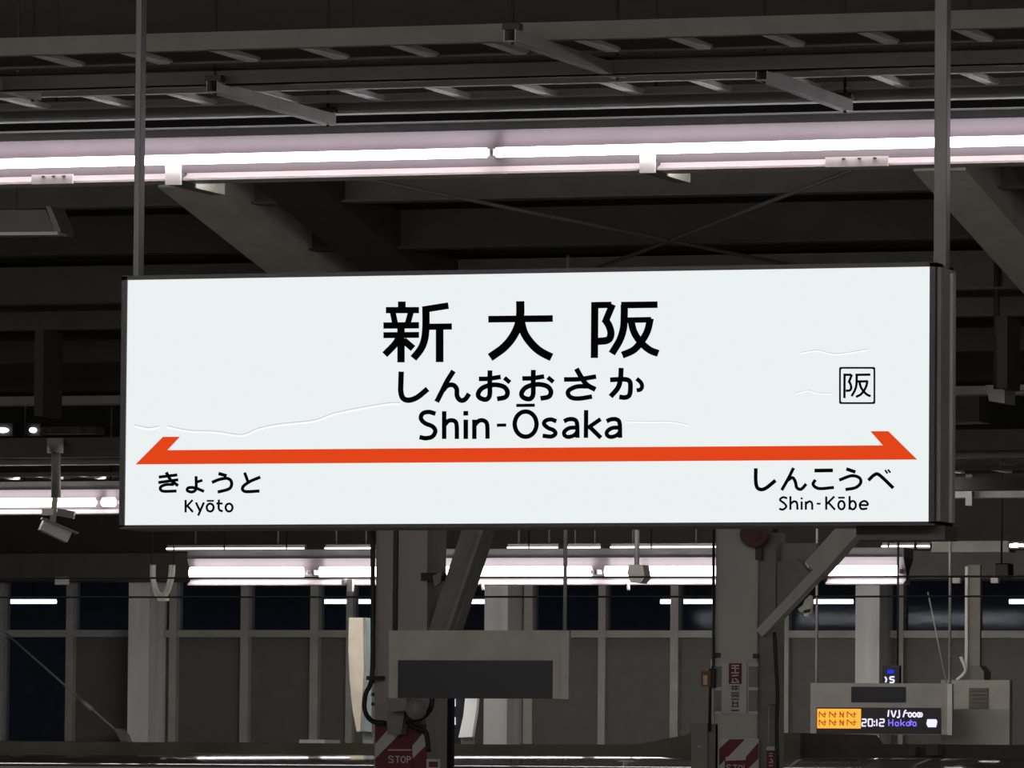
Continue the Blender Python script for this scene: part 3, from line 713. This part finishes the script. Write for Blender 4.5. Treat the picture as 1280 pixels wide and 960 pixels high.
# notices on pillar 2
Yq = YP2-.012
t = thing('paper_notice', 'tall white notice with red heading strapped to the light grey pillar', 'notice', tuple(at(917, 893, Yq)))
pbox('sheet', 902, 828, 933, 892, Yq, .008, PAPER, t)
pbox('red_heading', 911, 829, 927, 855, Yq-.004, .004, RED, t)
def marks(name, lst, Y, m, parent): return ribbons(name, lst, Y, m, parent)
marks('heading_print', [([(914,832),(924,832)],1.6),([(914,835),(924,835.5)],1.5),([(919,831),(919,840)],1.5),([(914,841),(924,841)],1.6),([(915,845),(923,844)],1.6),([(916,848),(916,853)],1.7),([(919,848),(923,852)],1.8),([(914,853),(924,853)],1.4)], Yq-.006, PAPER, t)
INKP = mat('notice_ink', (.03,.03,.035), .7)
marks('body_print', [([(914,858),(924,858)],1.3),([(914,861),(924,861)],1.2),([(916,857),(916,863)],1.2),([(920,857),(920,863)],1.2),([(914,866),(924,866)],1.2),(ell(916.5,869.5,1.8,1.5),1.2),(ell(921.5,869.5,1.8,1.5),1.2),
    ([(914,874),(924,874)],1.2),([(915,879),(923,879)],1.3),([(916,876),(916,883)],1.2),([(922,876),(922,883)],1.2),([(914,883),(924,883)],1.2),([(914,888),(924,888)],1.5)], Yq-.002, INKP, t)
for a, b in ((894,902),(936,947)):
    pbox('side_plate', a, 830, b, 892, Yq+.002, .01, GREYP, t)
    for py in (829, 859, 889): pbox('strap', a-.5, py, b+.5, py+4, Yq-.004, .006, PAPER, t)
for a in ((896,818),(944,819)): pbox('clip', a[0]-3, a[1]-2, a[0]+4, a[1]+4, Yq-.006, .016, DARK, t)
Yp = YP2-.016
t = thing('stop_poster', 'red and white striped stop notice on the light grey pillar', 'notice', tuple(at(922, 1000, Yp)), 'stop notices')
pbox('board', 898, 923, 948, 1000, Yp, .012, PAPER, t)
pprism('red_stripe', [(899,936),(912,924),(931,924),(899,957)], Yp-.004, .004, RED, t)
pprism('red_stripe', [(948,928),(948,948),(934,962),(905,1000),(899,1000),(899,985)], Yp-.004, .004, RED, t)
pprism('plate', [(906,950),(932,950),(932,1000),(906,1000)], Yp-.008, .004, RED, t)
pprism('plate_line', [(907,946),(932,946),(932,950),(907,951)], Yp-.009, .005, PAPER, t)
ribbons('lettering', [([(914,957),(910,956),(908.5,958),(913,961),(912,964),(908,964)],1.3),([(916,956.5),(922,956.5)],1.3),([(919,956.5),(919,965)],1.3),(ell(925.5,960.5,2.4,4),1.3),([(930,956),(930,965)],1.3)], Yp-.0095, PAPER, t)
# fire cord / small red rod notice to the right
t = thing('strip_notice', 'narrow red and white strip notice hung beside the light grey pillar', 'notice', tuple(at(963, 965, YP2-.02)))
pbox('strip', 958, 937, 968, 1000, YP2-.03, .01, RED, t)
tube('cord', [at(961,882,YP2-.02), at(961,938,YP2-.02)], .004, GALV, t, 6)
pbox('cap', 958, 933, 968, 938, YP2-.035, .02, PAPER, t)
marks('print', [([(961,942),(966,942)],1.2),([(961,945),(966,945)],1.2),([(963,948),(966,952)],1.4),([(961,953),(966,953)],1.2),([(961,957),(966,957)],1.3)], YP2-.033, PAPER, t)
t = tag(tube('black_cable', [at(968,790,YP2-.03), at(970,830,YP2-.03), at(972,870,YP2-.03), at(971,905,YP2-.03), at(972,960,YP2-.03)], .010, BLACK, None, 8, sm=5), 'black cable hanging right of the light grey pillar', 'cable')
t = thing('control_cabinet', 'olive control cabinet left of the light grey pillar at the bottom edge', 'cabinet', tuple(at(875, 1000, YP2)))
pbox('body', 864, 904, 884, 1000, YP2-.02, .2, CABINET, t); pbox('side', 884, 905, 897, 1000, YP2+.0, .15, BRACE, t); pbox('handle', 872, 932.5, 877, 934, YP2-.03, .01, PAPER, t)
t = thing('orange_tag', 'small orange tag hung left of the light grey pillar', 'tag', tuple(at(882, 858, YP2-.05)))
pbox('plate', 876, 839, 888, 858, YP2-.06, .02, mat('tag_orange', (.22,.10,.03), .6), t); pbox('print', 879, 844, 884, 856, YP2-.065, .005, CREAM, t); pbox('holder', 886, 836, 893, 860, YP2-.05, .03, BLACK, t)

# ================================================================== BLANK DISPLAY
YDp = 31.5
DCAB = mat('display_cabinet', (.40,.385,.335), .6)
t = thing('blank_display', 'grey hanging display box with a dark blank screen', 'display', tuple(at(598, 872, YDp)))
x0, x1 = xat(486,YDp,830), xat(708,YDp,830)
z0, z1 = zat(873,YDp,600), zat(788,YDp,600)
zs1 = zat(825.5,YDp,600); xs0, xs1 = xat(497,YDp,850), xat(691,YDp,850)
box('upper_panel', x0, x1, YDp, YDp+.05, zs1, z1, DCAB, t)
box('left_panel', x0, xs0, YDp, YDp+.05, z0, zs1, DCAB, t)
box('right_panel', xs1, x1, YDp, YDp+.05, z0, zs1, DCAB, t)
box('screen', xs0, xs1, YDp+.015, YDp+.05, z0, zs1, SCREEN, t)
pbox('edge_channel', 701, 788, 711, 874, YDp-.02, .03, RAIL2, t)
tube('hanger_rod', [at(706,790,YDp+.03), (at(706,790,YDp+.03).x, YDp+.03, zroof(YDp+.03)+dk-.002)], .010, GALV, t)
tube('hanger_rod', [at(494,790,YDp+.03), (at(494,790,YDp+.03).x, YDp+.03, zroof(YDp+.03)+dk-.002)], .010, DARK, t)
# rod at 793 with junction below lamps
t = thing('hanging_rod', 'grey hanging rod with a box crossing the far lamp row', 'rod', tuple(at(795, 728, 45)))
q = at(796,712,45); tube('rod', [(q.x, 45, ZF-.001), q], .018, GREYP, t); pprism('box', [(786,706),(803,706),(806,722),(800,729),(788,728),(784,716)], 44.95, .15, BRACE, t)

# ================================================================== FIN PANELS and vertical LED board
YF = 44.5
t = thing('fin_panel', 'cream fin shaped panel with curved lower edge left of the dark pillar', 'panel', tuple(at(450, 915, YF)))
pprism('face', smoothz := [(436,772),(454,772),(454.5,840),(452,880),(450,914),(446,914.5),(441,890),(437,850),(435.5,810)], YF, .05, CREAM, t)
pprism('side_panel', [(454,772),(465,773),(466,915),(450,914),(453,870),(454.5,830)], YF+.05, .05, BLUEG, t)
q = at(460, 912, YF+.1); box('post', q.x-.04, q.x+.04, YF+.1, YF+.16, 0, q.z+.3, GREYP, t)
t = thing('fin_panel', 'pale curved panel below the blank display', 'panel', tuple(at(585, 922, YF)))
pprism('face', [(582,868),(597,868),(595,890),(590,921),(573,922),(579,895)], YF, .05, COLUMN, t)
q = at(583, 918, YF+.05); box('post', q.x-.04, q.x+.04, YF+.05, YF+.11, 0, q.z, GREYP, t)
t = thing('led_column', 'dark narrow LED board with white characters below the blank display', 'display', tuple(at(564, 925, 46)))
pbox('board', 548, 862, 580, 930, 46.02, .1, SCREEN, t)
for px in (552, 564.5):
    for py in (874, 897):
        ribbons('led_character', [([(px,py),(px+4.5,py)],1.8),([(px+1,py),(px+.5,py+9)],1.8),([(px+4,py),(px+4.2,py+9)],1.8),([(px,py+5),(px+4.5,py+5)],1.8)], 46.0, LILAC, t)

# ================================================================== LED BOARD AT RIGHT
YG = 46.0
t = thing('departure_board', 'grey departure board with lit orange and white characters', 'display', tuple(at(1100, 918, YG)))
pbox('body', 1013, 854, 1186, 918, YG, .08, CABINET, t)
pbox('blank_window', 1064, 858.5, 1132, 878, YG-.006, .006, SCREEN, t)
pbox('screen', 1020.5, 884.5, 1176, 917, YG-.006, .006, BLACK, t)
pbox('amber_field', 1021.5, 886, 1076, 910.5, YG-.010, .004, AMBER, t)
pbox('edge_channel', 1184, 855, 1190, 919, YG-.02, .05, GALV, t)
am = []
for row, y in enumerate((889.5, 899.5)):
    for k, px in enumerate((1024, 1037, 1050, 1059)):
        wd = (10, 10, 6, 13)[k]
        am += [([(px,y),(px,y+7.5)],1.2),([(px,y),(px+wd*.6,y+7)],1.2),([(px+wd*.7,y),(px+wd*.7,y+7.5)],1.2),([(px+wd*.3,y+3.5),(px+wd*.9,y+3)],1.1)]
ribbons('amber_print', am, YG-.0105, AMBERD, t)
def seg(px, py, w, h, code):
    S = {'a':[(0,0),(w,0)],'b':[(w,0),(w,h/2)],'c':[(w,h/2),(w,h)],'d':[(0,h),(w,h)],'e':[(0,h/2),(0,h)],'f':[(0,0),(0,h/2)],'g':[(0,h/2),(w,h/2)]}
    return [([(px+a,py+b) for a,b in S[c]], 1.7) for c in code]
dig = {'2':'abged','0':'abcdef','1':'bc'}
l = seg(1077.5,899,5,8.5,dig['2'])+seg(1085.5,899,5,8.5,dig['0'])+[([(1093,901),(1093,903)],1.6),([(1093,905.5),(1093,907.5)],1.6)]+seg(1092,899,4,8.5,dig['1'])+seg(1099.5,899,5.5,8.5,dig['2'])
ribbons('time_digits', l, YG-.0105, LILAC, t)
hk = [([(1111,899),(1111,907.5)],1.6),([(1116,899),(1116,907.5)],1.6),([(1111,903.5),(1116,903.5)],1.5)]
for px in (1119, 1133, 1141): hk += [(ell(px+2,905,2,2.4,8),1.5),([(px+4,902.5),(px+4,907.5)],1.3)]
hk += [([(1126,899),(1126,907.5)],1.6),([(1131,902),(1126.5,905)],1.4),([(1127,904.5),(1131,907.5)],1.4),([(1138.5,899.5),(1138.5,907)],1.5),([(1136.5,902),(1141,902)],1.2)]
ribbons('destination_letters', hk, YG-.0105, VIOLET, t)
up = [([(1111,887.5),(1110,896)],1.8),([(1114,888),(1117,896),(1120,888)],1.8),([(1124,887.5),(1124,896),(1121,896.5)],1.8),([(1129,896.5),(1131,889),(1133,888)],1.8),([(1130,891.5),(1135,891)],1.5)]
for px in (1135.5, 1141, 1146.5): up += [(ell(px+2,893.5,2,2.6,8),1.8)]
up += [(ell(1151,893.5,1.8,2.4,8),1.6)]
ribbons('upper_letters', up, YG-.0105, LILAC, t)
pprism('car_mark', [(1159,899),(1170,899),(1171.5,902),(1170,909),(1160,909),(1158,905)], YG-.0105, .004, LILAC, t)
for px in (1187, 1020.5):
    q = at(px, 856, YG+.04); hang(t, q.x, YG+.04, q.z, ZF-.001, .010, GALV)
t = thing('signal_cabinet', 'beige square cabinet behind the departure board at right', 'cabinet', tuple(at(1220, 936, YG+.5)))
pbox('body', 1176, 850, 1262, 935.5, YG+.5, .08, DCAB, t)
pbox('vent', 1211, 860, 1235, 886, YG+.49, .01, mat('vent_brown', (.16,.14,.125), .7), t)
for k in range(5): pbox('vent_slat', 1212, 862+k*5, 1234, 863.5+k*5, YG+.48, .01, mat('vent_brown', (.16,.14,.125), .7), t)
q = at(1220, 934, YG+.5); box('pedestal', q.x-.15, q.x+.15, YG+.5, YG+.58, 0, q.z, DCAB, t)
pbox('mast', 1209, 706, 1225, 850, YG+.6, .04, CABINET, t)
pbox('mast_edge', 1206, 708, 1209.5, 840, YG+.58, .05, COLUMN, t)
pprism('mast_foot', [(1203,850),(1207,838),(1213,832),(1224,832),(1230,840),(1230,850)], YG+.55, .2, BRACE, t)
tube('foot_cable', [at(1196,850,YG+.5), at(1204,843,YG+.5), at(1207,836,YG+.5), at(1201,821,YG+.5)], .012, WHITEC, t, 8, sm=4)
longbeam('pale beam above the cabinet mast at right', 676, 690, 52.0, OLIVE, .2, 1235, x0=xat(1165, 52), x1=xat(1262, 52))
t = thing('speaker', 'black loudspeaker right of the cabinet mast', 'speaker', tuple(at(1252, 722, 48)))
pbox('body', 1243, 704, 1261, 722, 48, .15, BLACK, t, .01); q = at(1252, 706, 48.07); hang(t, q.x, 48.07, q.z, ZF-.001)
for px, lab in ((1195, 'white end cap left of the cabinet mast'), (1243, 'white end cap right of the cabinet mast')):
    tag(pbox('lamp_end', px-5, 722, px+5, 729, 55.44, .06, WHITEC, None, .008), lab, 'lamp holder', 'white lamp holders at right')
tag(tube('thin_stay', [at(1160,740,46.04), at(1183,853.5,46.04)], .006, GALV, None, 6), 'thin slanting stay wire above the departure board', 'wire')
t = thing('platform_number', 'small lit white and blue mark beside the right white column', 'display', tuple(at(1112, 853, 48)))
q = at(1122, 834, 48.04); hang(t, q.x, 48.04, q.z, ZF-.001); pbox('board', 1103, 832, 1124, 868, 48.01, .06, SCREEN, t); pbox('blue_lamp', 1109, 837, 1117, 842, 48, .01, emis('blue_lamp', (.03,.06,1), .7*DIM), t)
ribbons('lit_marks', [([(1106,846),(1108,849),(1107,853)],2),([(1118,846),(1113,846.5),(1113,849),(1117,850),(1116.5,853),(1112,853)],2)], 47.995, LILAC, t)

# ================================================================== GUY WIRE, CONTACT WIRES
t = thing('guy_wire', 'thin diagonal guy wire with turnbuckle and pale anchor left of the white column', 'wire', tuple(at(156, 926, 56)))
tube('wire', [at(7,791,56.53), at(144,912,56.53)], .010, GALV, t, 6)
tube('turnbuckle', [at(97,871,56.53), at(115,887,56.53)], .024, GALV, t, 8)
pprism('anchor', [(142,910),(150,911),(157,919),(161,929),(152,929)], 56.5, .099, CABINET, t)
for py, Yw, lab in ((746.5,38.6,'dark contact wire crossing in front of the white columns'), (722.5,38.6,'dark upper catenary wire across the far platform')):
    z = zat(py, Yw, 200)
    tag(tube('contact_wire', [(XL, Yw, z), (XR, Yw, z)], .0065, WIRE, None, 6), lab, 'wire', 'contact wires over the track')

# ================================================================== TRAIN ALONG THE BOTTOM
YT0 = 39.3
zroofT = zat(944, YT0)
t = thing('train_car', 'dark train roof running along the bottom picture edge', 'train', (xat(640,YT0), YT0, -1.2))
R = 11.0; prof = []
hw = 1.2
for k in range(81):
    a = -hw + 2*hw*k/80; prof.append((YT0+a, zroofT-(R-math.sqrt(R*R-a*a))))
zs = prof[-1][1]
for k in range(1, 9):
    a = math.radians(90*k/8); prof.append((YT0+hw+.45*math.sin(a), zs-.45+.45*math.cos(a)))
prof.append((YT0+hw+.47, -1.0)); prof.append((YT0-hw-.47, -1.0))
for k in range(8, 0, -1):
    a = math.radians(90*k/8); prof.append((YT0-hw-.45*math.sin(a), zs-.45+.45*math.cos(a)))
extrude_x('body', prof, -40, 12, TRAIN, t, True)
hy = YT0+.4
zz0, zz1 = zroofT-.02, zat(930.5, hy)
xa, xb, xc, xd = xat(790,hy,930), xat(856,hy,930), xat(864,hy,930), xat(1000,hy,930)
zw = zat(919, hy, 850)
prism('roof_hood', [(-40,zz0),(xd,zz0),(xd,zat(916,hy,980)),(xc,zat(916,hy,900)),(xb,zw),(xa,zz1),(-40,zz1)], hy, .25, TRAINB, t)
prism('roof_hood_rear', [(xd,zz0),(12,zz0),(12,zat(928,hy,1250)),(xat(1090,hy),zat(930,hy,1090)),(xat(1082,hy),zat(918,hy,1082)),(xd,zat(916,hy,980))], hy+.05, .25, mat('train_hood_dark', (.05,.042,.035), .6, var=.3, scale=3), t)
for px, w_, h_ in ((1165, 14, 930), (1140, 8, 934)):
    pbox('roof_insulator', px-w_/2, h_, px+w_/2, 944, hy-.1, .12, DARK, t)
t = tag(pbox('ledge_block', 374, 924.5, 406, 930, 56.6, .4, COLUMN), 'small pale ledge block below the window bar left of the fin panel', 'block')
